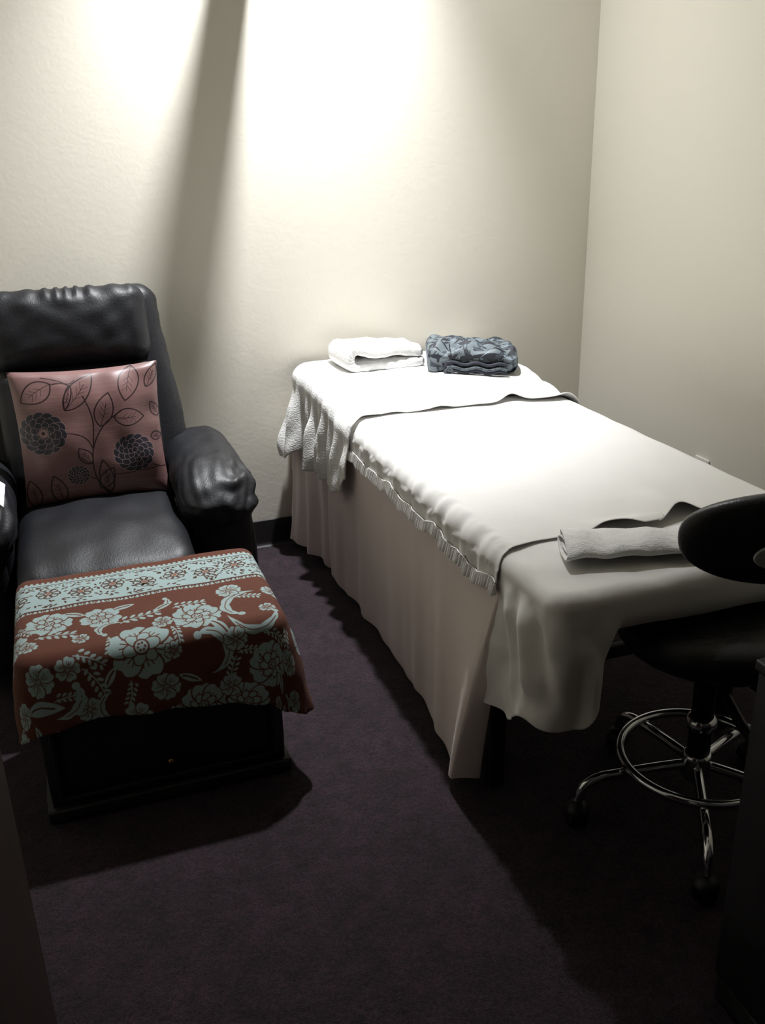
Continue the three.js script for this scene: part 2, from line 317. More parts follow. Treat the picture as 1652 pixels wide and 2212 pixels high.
// top sheet with its ruffled hem
{
  const e = .011, r = .034 + e, L = PI / 2 * r, w = BX1 - BX0 - .068;
  const zEdge = table([-1.24, -1.2, -1.1, -.96, -.91, -.87, -.83, -.75, -.66, -.45], [1.745, 1.72, 1.7, 1.705, 1.79, 1.79, 1.72, 1.69, 1.70, 1.70]);
  const hemY = z => .588 + .006 * sin(z * 19) + .005 * sin(z * 41 + 1) - .012 * gauss((z - .76) / .05);
  const rimFold = (z, h, t) => { const k = ss(-.02, .05, h); return k * (.0016 * sin(z * 70 + 2 * sin(z * 11)) + .003 * n2(z * 17, h * 12) + .0012 * sin(z * 131)); };
  const fn = (u, v) => {
    const x0 = clamp(lerp(BX0, BX1, u), BX0, BX1);
    const zz0 = lerp(.56, zEdge(x0), v);
    const len0 = L + (TY - .034 - hemY(zz0)), s = lerp(-len0, w + L + .05, u), p = prof(s, e);
    const z = lerp(.56, zEdge(p.x), v);
    let o = p.side > 0 ? rimFold(z, p.h + (p.nx < -.2 ? .015 : -.02), 0) * (p.nx < 0 ? 1 : 0) : 0;
    let y = p.y + bolster(z) * .5 + p.ny * (.0015 * n2(p.x * 6, z * 5));
    // lies over the rolled towel and stands up in a little tent by the foot
    const near = ss(1.5, 1.70, z);
    if (p.ny > .9) y += near * (.028 * gauss((p.x + .755) / .05) + .002 * sin(p.x * 30)) + ss(1.64, 1.78, z) * .046 * ss(-1.0, -.94, p.x) * (1 - ss(-.86, -.82, p.x));
    // creases over the near rim
    if (p.side > 0 && p.nx < -.05 && p.nx > -.999) o += .0035 * sin(z * 64 + 2.2 * sin(z * 9)) * (-p.nx);
    return [p.x + p.nx * o, y + p.ny * o, z, s, z];
  };
  const top = thing('top_sheet', 'white flat top sheet with ruffled hem spread over the massage table', 'sheet', [0, 0, 0]);
  mesh('sheet', cloth(fn, 150, 240, .0018), M.sheet, top);
  // gathered trim below the hem of the near side
  const trim = cloth((u, v) => {
    const z = lerp(.72, 1.735, u), hy = hemY(z), y = hy + .004 - .026 * v + bolster(z) * .5;
    const x = BX0 - e - .006 - rimFold(z, .05, 0) - (.0035 + .004 * v) * sin(u * 1.015 * 2 * PI / .011) - .003 * v;
    return [x, y + .002 * sin(z * 90), z, z, y];
  }, 900, 5, .001, [-1, 0, 0]);
  mesh('ruffled_trim', trim, M.sheet, top);
  const seam = tube(Array.from({ length: 60 }, (_, i) => { const z = lerp(.725, 1.73, i / 59); return [BX0 - e - .005 - rimFold(z, .04, 0), hemY(z) + .004 + bolster(z) * .5, z]; }), .0016, 240, 6);
  mesh('hem_cord', seam, M.sheet, top);
}
// terry towel spread over the head end
{
  const e = .019, r = .034 + e, L = PI / 2 * r, w = BX1 - BX0 - .068;
  const front = x => table([-1.3, -1.21, -1.15, -1.05, -.95, -.83, -.75, -.66, -.6, -.5, -.44], [.745, .735, .69, .675, .69, .69, .70, .68, .715, .74, .75])(x);
  const hangY = table([.04, .12, .2, .26, .31, .36, .5, .62, .68, .74], [.345, .35, .40, .455, .40, .375, .395, .42, .44, .50]);
  const g = cloth((u, v) => {
    const zg = lerp(.045, .74, v);
    const len0 = L + (TY - .034 - hangY(zg)), s = lerp(-len0, w + L + .06, u), p = prof(s, e);
    let z = lerp(.045, front(p.x), v), x = p.x, y = p.y + bolster(z);
    const hh = p.side > 0 ? p.h : 0;
    if (p.ny > .5) {
      y += p.ny * (.004 * n2(x * 5, z * 6) + .006 * n2(x * 2.3 + 4, z * 11) * ss(.3, .5, z) + .006 * gauss((z - .47 - .25 * (x + .9)) / .03) * ss(-1.15, -1.0, x) + .006 * gauss((z - .56 - .12 * (x + .9)) / .025));
      // small waves that lift along the front edge
      const fz = front(p.x) - z; y += ss(.07, 0, fz) * (.003 + .016 * gauss((x + .66) / .04) + .004 * Math.max(0, sin(x * 40)) * (1 - ss(-.95, -.8, x)) + .008 * gauss((x + .49) / .03));
    }
    if (p.side > 0 && p.nx < -.05) {
      const k = ss(-.01, .1, hh) + .25 * -p.nx, ph = z * 82 + 2.2 * sin(z * 14);
      let o = k * (.009 * sin(ph) + .006 * sin(ph * .47 + 2) + .006 * n2(z * 14, hh * 6));
      o += .05 * ss(.02, .26, hh) * (1 - ss(.10, .22, z)) + .012 * ss(0, .2, hh);
      o += .024 * gauss((z - .36) / .04) * ss(.06, .2, hh) - .02 * gauss((z - .24) / .035) * ss(.02, .18, hh) + .014 * gauss((z - .70) / .04) * ss(0, .1, hh);
      x += p.nx * o; y += p.ny * o;
      if (z < .1) z -= .03 * ss(.1, .26, hh) * (1 - z / .1) * .6;
    }
    return [x, y, z, s, z];
  }, 190, 170, .003);
  tag(mesh('spread_towel', g, M.terry), 'white terry towel spread over the massage table head, hanging down its side', 'towel');
}
// folded white towel
function foldedPath(w, t, gap) { // open to the right, folded on the left; centre line with arc length
  const R = (t + gap) / 2, pts = [];
  for (let i = 0; i <= 10; i++) pts.push([w / 2 - i / 10 * (w - R - t / 2), t / 2 + 2 * R]);
  const cx = pts[10][0];
  for (let i = 1; i < 12; i++) { const a = PI / 2 + i / 12 * PI; pts.push([cx + R * cos(a), t / 2 + R + R * sin(a)]); }
  for (let i = 0; i <= 10; i++) pts.push([cx + i / 10 * (w / 2 - cx + .004), t / 2]);
  return pts;
}
{
  const y0 = TY + .036 + .017;
  const g = thing('folded_towel', 'folded white towel on the table head beside the grey patterned cloth', 'towel', [-.948, y0, .175], .05);
  const T = .039, path = foldedPath(.29, T, .007);
  // layers as thick rounded slabs following the fold: sweep a rounded section
  const sec = []; for (let i = 0; i < 28; i++) { const a = i / 28 * 2 * PI, q = .3; const c = cos(a), s2 = sin(a); sec.push([Math.sign(c) * Math.pow(Math.abs(c), .35) * .105, Math.sign(s2) * Math.pow(Math.abs(s2), .5) * T / 2]); }
  const NP = 80, pos = [], uv = [], ix = [];
  for (let a = 0; a <= NP; a++) {
    const k = a / NP * (path.length - 1), i = Math.min(path.length - 2, Math.floor(k)), f = k - i;
    const px = lerp(path[i][0], path[i + 1][0], f), py = lerp(path[i][1], path[i + 1][1], f);
    const k2 = Math.min(path.length - 1, k + .5), k1 = Math.max(0, k - .5), gp = q => { const i2 = Math.min(path.length - 2, Math.floor(q)); return [lerp(path[i2][0], path[i2 + 1][0], q - i2), lerp(path[i2][1], path[i2 + 1][1], q - i2)]; };
    const A = gp(k1), B = gp(k2), tx = B[0] - A[0], ty = B[1] - A[1], tl = Math.hypot(tx, ty), nx = ty / tl, ny = -tx / tl;
    const cap = Math.min(1, Math.sqrt(Math.min(a, NP - a) / 3 + .15));
    for (let j = 0; j < 28; j++) {
      let [z, h] = sec[j]; h *= lerp(.75, 1, cap); z *= lerp(.97, 1, cap);
      let X = px + nx * h, Y = py + ny * h; const up = ss(.03, .07, py);
      Y += up * (.006 * n2(X * 9, z * 9) + .012 * gauss((X + .12) / .05) - .010 * ss(.0, .14, X)) + .0016 * n2(X * 40, z * 40);
      z += .005 * sin(X * 22 + up * 2) + .003 * n2(X * 30, up * 5); Y = Math.max(Y, .0005 + .001 * (1 + n2(X * 20, z * 20)));
      pos.push(X, Y, z); uv.push(k * .018, z + h);
    }
  }
  for (let a = 0; a < NP; a++) for (let j = 0; j < 28; j++) { const b = (j + 1) % 28, A = a * 28 + j, B = a * 28 + b; ix.push(A, A + 28, B, B, A + 28, B + 28); }
  for (const [a, flip] of [[0, 1], [NP, 0]]) { const c0 = pos.length / 3; let sx = 0, sy = 0, sz = 0; for (let j = 0; j < 28; j++) { sx += pos[(a * 28 + j) * 3]; sy += pos[(a * 28 + j) * 3 + 1]; sz += pos[(a * 28 + j) * 3 + 2]; } pos.push(sx / 28, sy / 28, sz / 28); uv.push(0, 0); for (let j = 0; j < 28; j++) { const A = a * 28 + j, B = a * 28 + (j + 1) % 28; flip ? ix.push(c0, A, B) : ix.push(c0, B, A); } }
  const q = new THREE.BufferGeometry(); q.setAttribute('position', new THREE.Float32BufferAttribute(pos, 3)); q.setAttribute('uv', new THREE.Float32BufferAttribute(uv, 2)); q.setIndex(ix); q.computeVertexNormals();
  mesh('folded_layers', q, M.terry, g);
}
// folded grey patterned cloth, its layers rolled under on the near side
const greyTex = canvasTex(768, 768, (c, w, h) => {
  const r = rng(31); c.fillStyle = '#687277'; c.fillRect(0, 0, w, h);
  for (let i = 0; i < 190; i++) { // dark brush-like leaves
    const x = r() * w, y = r() * h, a = r() * 6.3, l = 34 + r() * 80, b = 8 + r() * 20; c.save(); c.translate(x, y); c.rotate(a);
    c.fillStyle = r() < .7 ? '#20242c' : '#39414b'; c.beginPath(); c.moveTo(-l, 0); c.quadraticCurveTo(-l * .2, -b * 1.6, l, -b * .2); c.quadraticCurveTo(l * .1, b * 1.3, -l, 0); c.fill(); c.restore();
  }
  for (let i = 0; i < 160; i++) { const x = r() * w, y = r() * h; c.strokeStyle = r() < .5 ? '#8593a0' : '#23272f'; c.lineWidth = 2 + r() * 3; c.beginPath(); c.moveTo(x, y); c.bezierCurveTo(x + 40 * (r() - .5), y + 30 * (r() - .5), x + 90 * (r() - .5), y + 70 * (r() - .5), x + 110 * (r() - .5), y + 110 * (r() - .5)); c.stroke(); }
});
greyTex.wrapS = greyTex.wrapT = THREE.RepeatWrapping; greyTex.repeat.set(1 / .36, 1 / .36);
M.greyCloth = phy({ map: greyTex, roughness: .6, sheen: .4, sheenColor: new THREE.Color(0x8894a0), sheenRoughness: .4 });
{
  const y0 = TY + .036 + .0165;
  const g = thing('folded_patterned_cloth', 'folded blue-grey cloth with dark leaf pattern on the table head', 'folded cloth', [-.632, y0, .30], -.36);
  const W = .31, D = .33, H = .088;
  const body = rbox(W, H, D, .03, [34, 22, 34], (v, n) => {
    const f = (v.z + D / 2) / D, t = (v.y + H / 2) / H;
    v.y = (v.y + H / 2) * lerp(.80, 1, ss(0, .5, f)) ;
    v.y *= lerp(1.06, .86, ss(-W / 2, W / 2, v.x));
    v.z -= .012 * t * ss(.6, 1, f);
    v.y += t * (.010 * n2(v.x * 11 + 3, v.z * 8) + .006 * sin(v.x * 55 + v.z * 70) * ss(.3, .9, f) + .010 * gauss((v.x - v.z * .5 + .03) / .03) * ss(.1, .6, f));
    v.y = Math.max(v.y, .002);
    if (n.z > .6) { const band = Math.abs(sin(t * PI * 3.2 + v.x * 6)); v.z -= .016 * (1 - ss(.0, .75, t)) * ss(-.13, -.1, v.x) - .004 * band; }
  });
  mesh('folded_body', body, M.greyCloth, g);
  // scrolled edge of the inner layers seen on the near face
  const roll = []; for (let i = 0; i <= 60; i++) { const k = i / 60; let x, y; if (k < .3) { const a = k / .3 * 2.6 * PI, R = .006 + .010 * k / .3; x = -.085 + R * cos(a); y = .030 + R * sin(a) * .95; } else { const q = (k - .3) / .7; x = lerp(-.085 + .016 * cos(2.6 * PI), .115, q); y = .044 - .012 * q + .004 * sin(q * 16); } roll.push([x, y, D / 2 - .002]); }
  const mk = (dz, dy, mat, nm, r) => mesh(nm, tube(roll.map(p => [p[0], p[1] + dy, p[2] + dz]), r, 200, 8), mat, g);
  const dark = std({ color: 0x2a2c38, roughness: .7 });
  mk(.004, 0, dark, 'scrolled_edge', .0055); mk(.006, -.016, M.greyCloth, 'inner_layer', .006); mk(.002, -.027, dark, 'inner_layer', .006);
}
// rolled towel at the foot
{
  const g = thing('rolled_towel', 'loosely rolled white towel lying at the foot of the massage table', 'towel', [-.89, TY + .0065, 1.85], -.30);
  const len = .44, spiral = [];
  for (let i = 0; i <= 90; i++) { const k = i / 90, a = -PI / 2 - k * 4.3 * PI, R = lerp(1, .32, k); spiral.push([.074 * R * cos(a), .0245 + .0225 * R * sin(a)]); }
  const body = cloth((u, v) => {
    const k = v * 90, i = Math.min(89, Math.floor(k)), f = k - i, x = lerp(-len / 2, len / 2, u), sw = 1 + .16 * n2(u * 4, 2) + .10 * sin(u * 11 + .5);
    let z = lerp(spiral[i][0], spiral[i + 1][0], f) * sw, y = lerp(spiral[i][1], spiral[i + 1][1], f) * (1 + .14 * n2(u * 5, v * 3 + 8));
    return [x + .012 * sin(v * 9 + 1) * (u < .5 ? 1 : -1) * (1 - v) - .0 , Math.max(y + .001 * n2(u * 30, v * 30), .001), z, x, v * .9];
  }, 70, 120, .0035);
  mesh('towel_roll', body, M.terry, g);
}

// ---------------------------------------------------------------- recliner
const CX = -1.962;
{
  const C = thing('leather_armchair', 'black leather armchair with padded rolled arms against the back wall', 'armchair', [CX, 0, 0]);
  // base
  at(mesh('base', rbox(.46, .24, .66, .02, [6, 6, 6]), M.leather, C), 0, .18, .56);
  for (const sx of [-1, 1]) for (const z of [.22, .72]) at(mesh('foot', cyl(.024, .018, .06, 18), M.blackWood, C), sx * .29, .03, z);
  // seat cushion
  at(mesh('seat_cushion', rbox(.468, .17, .66, .06, [30, 16, 34], (v, n) => {
    const f = (v.z + .33) / .66; if (n.y > .2) v.y += .022 * (1 - Math.pow(v.x / .234, 2)) * sin(clamp(f) * PI) * n.y + .004 * n2(v.x * 7, v.z * 6);
    if (n.z > .3) v.z += .02 * (1 - Math.pow(v.x / .234, 2)) * n.z;
    v.y -= .02 * ss(.7, 1, f) * (v.y > 0 ? 1 : 0);
  }), M.leather, C), 0, .375, .645);
  // backrest, leaning
  const tilt = -.235;
  const back = mesh('backrest', rbox(.605, .70, .17, .06, [30, 40, 14], (v, n) => {
    const t = (v.y + .35) / .70; v.x *= lerp(1.04, .90, ss(.25, 1, t)); v.z -= .02 * t;
    v.x += n.x * .004 * n2(v.y * 12, v.z * 20);
  }), M.leather, C); at(back, 0, .705, .232, tilt, 0, 0);
  const pleat = (v, n, H, k) => {
    const t = v.y / H + .5, c = 1 - Math.pow(v.x / .24, 2);
    if (n.z > .05) { v.z += (.02 * c * sin(clamp(t) * PI)) * n.z; v.z += n.z * .0035 * n2(v.x * 9, v.y * 14 + k); }
    // gathers under the top seam
    const top = ss(.78, .98, t), pw = gauss((v.x - .02) / .15);
    const o = k ? .006 * sin(v.x * 150 + 3 * sin(v.x * 25)) * top * pw : .003 * sin(v.x * 60 + 2) * ss(.25, 0, t) * gauss((v.x + .15) / .1);
    v.z += o * Math.max(n.z, 0); v.y += o * Math.max(n.y, 0) * .9;
  };
  at(mesh('headrest_pad', rbox(.475, .235, .13, .052, [80, 26, 12], (v, n) => pleat(v, n, .235, 5)), M.leather, back), -.006, .225, .078);
  at(mesh('lumbar_pad', rbox(.475, .37, .10, .045, [34, 26, 10], (v, n) => pleat(v, n, .37, 0)), M.leather, back), -.006, -.075, .082);
  // arms
  for (const sx of [-1, 1]) {
    const arm = mesh('armrest', rbox(.19, .43, .58, .03, [10, 12, 16], (v, n) => { v.x += .012 * sx * ss(-.2, -.05, -v.y) ; }), M.leather, C);
    at(arm, sx * .333, .265, .455);
    const pad = mesh('arm_pad', rbox(.225, .185, .60, .085, [34, 30, 44], (v, n) => {
      const f = (v.z + .30) / .60, nose = ss(.72, 1, f);
      v.y += .012 * sin(clamp(f) * PI) - .03 * nose * ss(-.02, .06, v.y);
      const w = ss(.45, .8, f), o = w * (.006 * sin(v.x * sx * 46 + v.y * 90 + 2.2 * n2(v.x * 10, v.y * 10)) * ss(-.03, .06, v.x * sx) * ss(-.06, -.02, v.y) + .004 * n2(v.x * 22, v.y * 22 + v.z * 14)) + .002 * n2(v.z * 18, v.x * 12);
      v.addScaledVector(n, o);
    }), M.leather, arm); at(pad, sx * .004, .222, .035);
    at(mesh('front_panel', rbox(.165, .39, .05, .022, [10, 14, 6], (v, n) => { if (n.z > .3) v.z += .008 * (1 - Math.pow(v.x / .07, 2)); }), M.leather, arm), sx * .01, -.02, .275);
  }
}
// cushion with line-drawn flowers
const cushionTex = canvasTex(1024, 1024, (c, w, h) => {
  const r = rng(8); c.fillStyle = '#785a58'; c.fillRect(0, 0, w, h);
  for (let i = 0; i < 420; i++) { const y = r() * h, x = r() * w, l = 60 + r() * 420; c.strokeStyle = r() < .5 ? 'rgba(96,64,70,.18)' : 'rgba(190,150,132,.18)'; c.lineWidth = .8 + r() * 3.5; c.beginPath(); c.moveTo(x - l / 2, y); c.bezierCurveTo(x - l / 5, y + 5 * (r() - .5), x + l / 5, y + 5 * (r() - .5), x + l / 2, y); c.stroke(); }
  // a place in the drawing, from the corners of the picture of the cushion
  const q = (x, y) => { const t = (y - 100) / 1130, xl = 60 + 165 * t, xr = 1410 + 65 * t, yt = 118 + 34 * sin(clamp((x - xl) / (xr - xl)) * PI) - 40 * clamp((x - xl) / (xr - xl)), yb = 1290 - 95 * clamp((x - xl) / (xr - xl)); return [(x - xl) / (xr - xl) * w, (y - yt) / (yb - yt) * h]; };
  const INK = '#2a1a1c'; c.strokeStyle = INK; c.lineCap = 'round'; c.lineJoin = 'round';
  const line = (pts, lw = 7) => { c.lineWidth = lw; c.strokeStyle = INK; c.beginPath(); const P = pts.map(p => q(...p)); c.moveTo(...P[0]); for (let i = 1; i < P.length - 1; i++) c.quadraticCurveTo(P[i][0], P[i][1], (P[i][0] + P[i + 1][0]) / 2, (P[i][1] + P[i + 1][1]) / 2); c.lineTo(...P[P.length - 1]); c.stroke(); };
  const leaf = (a, b, bw) => { // outline from base to tip with a mid vein and side veins
    const A = q(...a), B = q(...b), dx = B[0] - A[0], dy = B[1] - A[1], L = Math.hypot(dx, dy), nx = -dy / L, ny = dx / L; bw = bw * w / 1400;
    const P = (t, s) => [A[0] + dx * t + nx * s, A[1] + dy * t + ny * s]; c.lineWidth = 9; c.strokeStyle = INK;
    for (const s of [1, -1]) { c.beginPath(); c.moveTo(...A); c.bezierCurveTo(...P(.2, s * bw), ...P(.65, s * bw), ...B); c.stroke(); }
    c.lineWidth = 4; c.beginPath(); c.moveTo(...A); c.quadraticCurveTo(...P(.4, bw * .15), ...P(.72, 0)); c.stroke();
    for (const t of [.3, .45, .58]) for (const s of [1, -1]) { c.lineWidth = 3; c.beginPath(); c.moveTo(...P(t, 0)); c.lineTo(...P(t + .14, s * bw * .36)); c.stroke(); }
  };
  const dahlia = (x, y, R, eye) => {
    const [X, Y] = q(x, y); R = R * w / 1330; c.save(); c.translate(X, Y);
    for (let k = 3; k >= 0; k--) { const rad = R * (.30 + .70 * k / 3), n = [5, 8, 11, 14][k]; for (let i = 0; i < n; i++) { const a = i / n * 2 * PI + k * .35, pr = rad * (k ? .34 : .5); c.beginPath(); c.ellipse(cos(a) * (rad - pr * .8), sin(a) * (rad - pr * .8), pr * 1.02, pr * .92, a, 0, 2 * PI); c.fillStyle = '#2b2a32'; c.fill(); c.strokeStyle = '#9a8280'; c.lineWidth = 3.6; c.stroke(); } }
    if (eye) { c.fillStyle = '#a08180'; c.beginPath(); c.arc(0, 0, R * .24, 0, 7); c.fill(); c.strokeStyle = '#3a2a2c'; c.lineWidth = 4; c.setLineDash([5, 5]); c.beginPath(); c.arc(0, 0, R * .2, 0, 7); c.stroke(); c.setLineDash([]); c.fillStyle = '#3a2426'; c.beginPath(); c.arc(0, 0, R * .09, 0, 7); c.fill(); }
    c.restore();
  };
  line([[940, 1190], [850, 1120], [800, 1010], [780, 880], [795, 750], [870, 610], [960, 530], [1060, 470]], 9);
  line([[710, 340], [760, 430], [800, 560], [795, 690], [790, 790]], 9);
  line([[560, 645], [650, 655], [740, 700], [790, 790]], 8);
  line([[430, 235], [520, 215], [590, 250]], 8); line([[350, 175], [480, 195], [590, 245], [640, 210]], 7); line([[750, 1035], [800, 1050], [830, 1065]], 7);
  line([[780, 920], [720, 890], [680, 860]], 6);
  leaf([425, 228], [165, 370], 130); leaf([600, 245], [545, 450], 40); leaf([545, 450], [800, 165], 130);
  leaf([860, 600], [940, 320], 120); leaf([990, 530], [1270, 525], 120); leaf([1165, 110], [1095, 390], 135);
  leaf([775, 915], [660, 780], 80); leaf([935, 1200], [870, 890], 90); leaf([860, 1150], [965, 960], 90); leaf([545, 1260], [440, 1005], 95); leaf([1300, 285], [1400, 100], 70); leaf([1420, 530], [1340, 410], 60);
  leaf([330, 1280], [240, 1040], 90); leaf([1330, 700], [1440, 690], 60); line([[980, 1020], [1120, 1010], [1260, 985], [1400, 960]], 6); line([[1330, 940], [1400, 965], [1450, 960]], 8);
  dahlia(350, 635, 200, true); dahlia(1160, 835, 185, false); dahlia(660, 1015, 95, false);
});
M.cushion = phy({ map: cushionTex, roughness: .42, sheen: .3, sheenColor: new THREE.Color(0xd0a090), sheenRoughness: .35, side: THREE.DoubleSide });
{
  const W = .425, H = .405, T = .062, N = 48;
  const shape = (u, v, s) => {
    const a = u * 2 - 1, b = v * 2 - 1, e = Math.pow(Math.max(0, (1 - Math.pow(Math.abs(a), 2.6)) * (1 - Math.pow(Math.abs(b), 2.6))), .5);
    const x = a * W / 2 * (1 - .05 * (1 - b * b)), y = b * H / 2 * (1 - .055 * (1 - a * a));
    let z = s * T * e; z += s * (.005 * n2(x * 9 + s, y * 6) + .004 * sin(y * 60 + x * 10) * ss(.6, .9, a) * ss(-.2, .3, b)) * Math.min(1, e * 2);
    return [x, y, z, s > 0 ? u : 1 - u, v];
  };
  const side = s => { const g = new THREE.BufferGeometry(), p = [], uv = [], ix = []; for (let j = 0; j <= N; j++) for (let i = 0; i <= N; i++) { const q = shape(i / N, j / N, s); p.push(q[0], q[1], q[2]); uv.push(q[3], q[4]); } for (let j = 0; j < N; j++) for (let i = 0; i < N; i++) { const A = j * (N + 1) + i, B = A + 1, D = A + N + 1, E = D + 1; s > 0 ? ix.push(A, B, E, A, E, D) : ix.push(A, E, B, A, D, E); } g.setAttribute('position', new THREE.Float32BufferAttribute(p, 3)); g.setAttribute('uv', new THREE.Float32BufferAttribute(uv, 2)); g.setIndex(ix); g.computeVertexNormals(); return g; };
  const cu = mesh('throw_cushion', merge([side(1), side(-1)]), M.cushion); at(cu, -1.948, .657, .475, -.13, .03, -.012);
  tag(cu, 'square dusty-pink satin cushion with dark drawn flowers and leaves on armchair', 'cushion');
}
// white cloth over the far arm, at the picture's edge
{
  const g = cloth((u, v) => {
    const s = lerp(-.32, .108, u), hw = .128; let x, y; const a = s / .13;
    if (Math.abs(a) < PI / 2) { x = hw * sin(a); y = .104 * cos(a); } else { const d = (Math.abs(a) - PI / 2) * .13; x = Math.sign(a) * (hw + .006 + .01 * sin(v * 20) * d * 6); y = -d; }
    const z = lerp(-.09, .09, v) ; return [x, y + .002 * n2(u * 9, v * 9), z + .008 * sin(u * 12), s, z];
  }, 60, 24, .004);
  const c = mesh('hand_towel', g, M.terry); at(c, CX - .337, .503, .70);
  tag(c, 'white hand towel over the armchair arm at the left picture edge', 'towel');
}

// ---------------------------------------------------------------- ottoman and its throw
{
  const O = thing('ottoman', 'dark wood-fronted ottoman under a floral throw before the armchair', 'ottoman', [-1.893, 0, 1.21]);
  at(mesh('body', rbox(.555, .36, .37, .012, [4, 4, 4]), M.blackWood, O), 0, .215, 0);
  at(mesh('plinth', rbox(.575, .04, .39, .006, [4, 3, 4]), M.blackWood, O), 0, .024, 0);
  at(mesh('top_cushion', rbox(.575, .07, .40, .03, [10, 8, 10]), M.leather, O), 0, .403, 0);
  at(mesh('front_panel', merge([moved(block(.5, .012, .012, .003), 0, -.125, .188), moved(block(.5, .012, .012, .003), 0, .125, .188), moved(block(.012, .262, .012, .003), -.25, 0, .188), moved(block(.012, .262, .012, .003), .25, 0, .188)]), M.blackWood, O), 0, .19, 0);
  at(mesh('knob', lathe([[0, .014], [.006, .013], [.008, .008], [.004, .003], [.004, 0], [0, 0]], 16), M.brass, O), 0, .11, .186, PI / 2, 0, 0);
}
const throwTex = canvasTex(1400, 1400, (c, w, h) => {
  // 1 px = 1 mm; the picture spans x -2.6..-1.2 and s -0.3..1.1 (s: metres forward from the back edge)
  const r = rng(21), PX = x => (x + 2.6) * 1000, PY = s => (s + .3) * 1000;
  const BR = '#512a1b', LT = '#879998', DK = '#3a2017';
  c.fillStyle = BR; c.fillRect(0, 0, w, h);
  for (let i = 0; i < 9000; i++) { c.fillStyle = r() < .5 ? 'rgba(60,26,12,.25)' : 'rgba(140,72,44,.18)'; c.fillRect(r() * w, r() * h, 1.5, 4); }
  const petalFlower = (x, s, R, n, rot = 0) => {
    const X = PX(x), Y = PY(s);
    for (let i = 0; i < n; i++) { const a = rot + i / n * 2 * PI; c.save(); c.translate(X + cos(a) * R * .58, Y + sin(a) * R * .58); c.rotate(a); c.fillStyle = LT; c.strokeStyle = BR; c.lineWidth = Math.max(2, R * .05); c.beginPath(); c.moveTo(-R * .5, 0); c.bezierCurveTo(-R * .3, -R * .5, R * .25, -R * .55, R * .36, -R * .18); c.lineTo(R * .3, 0); c.lineTo(R * .36, R * .18); c.bezierCurveTo(R * .25, R * .55, -R * .3, R * .5, -R * .5, 0); c.fill(); c.stroke(); c.lineWidth = Math.max(1.2, R * .03); for (const k of [-.2, 0, .2]) { c.beginPath(); c.moveTo(-R * .3, k * R * .3); c.lineTo(R * .02, k * R * .8); c.stroke(); } c.restore(); }
    if (R > 40) for (let i = 0; i < n; i++) { const a = rot + (i + .5) / n * 2 * PI; c.save(); c.translate(X + cos(a) * R * .3, Y + sin(a) * R * .3); c.rotate(a); c.fillStyle = LT; c.strokeStyle = BR; c.lineWidth = 2.4; c.beginPath(); c.ellipse(0, 0, R * .24, R * .17, 0, 0, 7); c.fill(); c.stroke(); c.restore(); }
    c.fillStyle = LT; c.strokeStyle = BR; c.lineWidth = Math.max(2, R * .05); c.beginPath(); c.arc(X, Y, R * .2, 0, 7); c.fill(); c.stroke(); c.fillStyle = BR; for (let i = 0; i < 6; i++) { c.beginPath(); c.arc(X + cos(i) * R * .1, Y + sin(i) * R * .1, R * .035, 0, 7); c.fill(); }
  };
  const swirl = (x, s, R, a0, a1, wd) => { // a crescent leaf: thick in the middle, curled
    const X = PX(x), Y = PY(s), n = 40, P = [], Q = []; for (let i = 0; i <= n; i++) { const t = i / n, a = lerp(a0, a1, t), k = R * lerp(.75, 1.1, t), b = wd * Math.pow(sin(PI * clamp(t * 1.05)), .8) * (1 - .4 * t) * (.78 + .34 * Math.abs(sin(t * PI * 4.5))); P.push([X + cos(a) * (k + b), Y + sin(a) * (k + b)]); Q.unshift([X + cos(a) * (k - b * .5), Y + sin(a) * (k - b * .5)]); }
    c.fillStyle = LT; c.beginPath(); for (const p of P.concat(Q)) c.lineTo(...p); c.fill(); c.beginPath(); c.arc(...P[0], wd * .45, 0, 7); c.fill();
    c.strokeStyle = BR; c.lineWidth = 2; c.beginPath(); for (let i = 6; i < n - 8; i++) c.lineTo(lerp(P[i][0], Q[n - i][0], .5), lerp(P[i][1], Q[n - i][1], .5)); c.stroke();
  };
  const leaf = (x, s, l, wd, a) => { c.save(); c.translate(PX(x), PY(s)); c.rotate(a); c.fillStyle = LT; c.beginPath(); c.moveTo(-l / 2, 0); c.bezierCurveTo(-l * .2, -wd, l * .25, -wd * .9, l / 2, 0); c.bezierCurveTo(l * .2, wd * .8, -l * .2, wd, -l / 2, 0); c.fill(); c.strokeStyle = BR; c.lineWidth = 4; c.beginPath(); c.moveTo(-l * .35, 0); c.quadraticCurveTo(0, -wd * .25, l * .32, 0); c.stroke(); c.restore(); };
  const sprig = (x, s, R, a) => { c.save(); c.translate(PX(x), PY(s)); c.rotate(a); c.strokeStyle = LT; c.lineWidth = 3; c.beginPath(); c.moveTo(-R, R * .3); c.quadraticCurveTo(0, -R * .2, R, 0); c.stroke(); c.fillStyle = LT; for (let i = 0; i < 5; i++) for (const q of [-1, 1]) { c.beginPath(); c.ellipse(-R * .7 + i * R * .38, q * R * .22, R * .19, R * .1, q * .8, 0, 7); c.fill(); } c.restore(); };
  // border band of pale ground with brown flowers
  const b0 = .032, b1 = .178;
  c.fillStyle = LT; c.fillRect(0, PY(b0), w, (b1 - b0) * 1000);
  for (let x = 0; x < w; x += 13) { c.fillStyle = LT; c.beginPath(); c.arc(x, PY(b1) + 10, 6, 0, 7); c.fill(); c.beginPath(); c.arc(x + 6, PY(b0) - 4, 4, 0, 7); c.fill(); }
  c.fillStyle = DK; c.fillRect(0, PY(b1) - 2, w, 4); c.fillRect(0, PY(b0) + 10, w, 3);
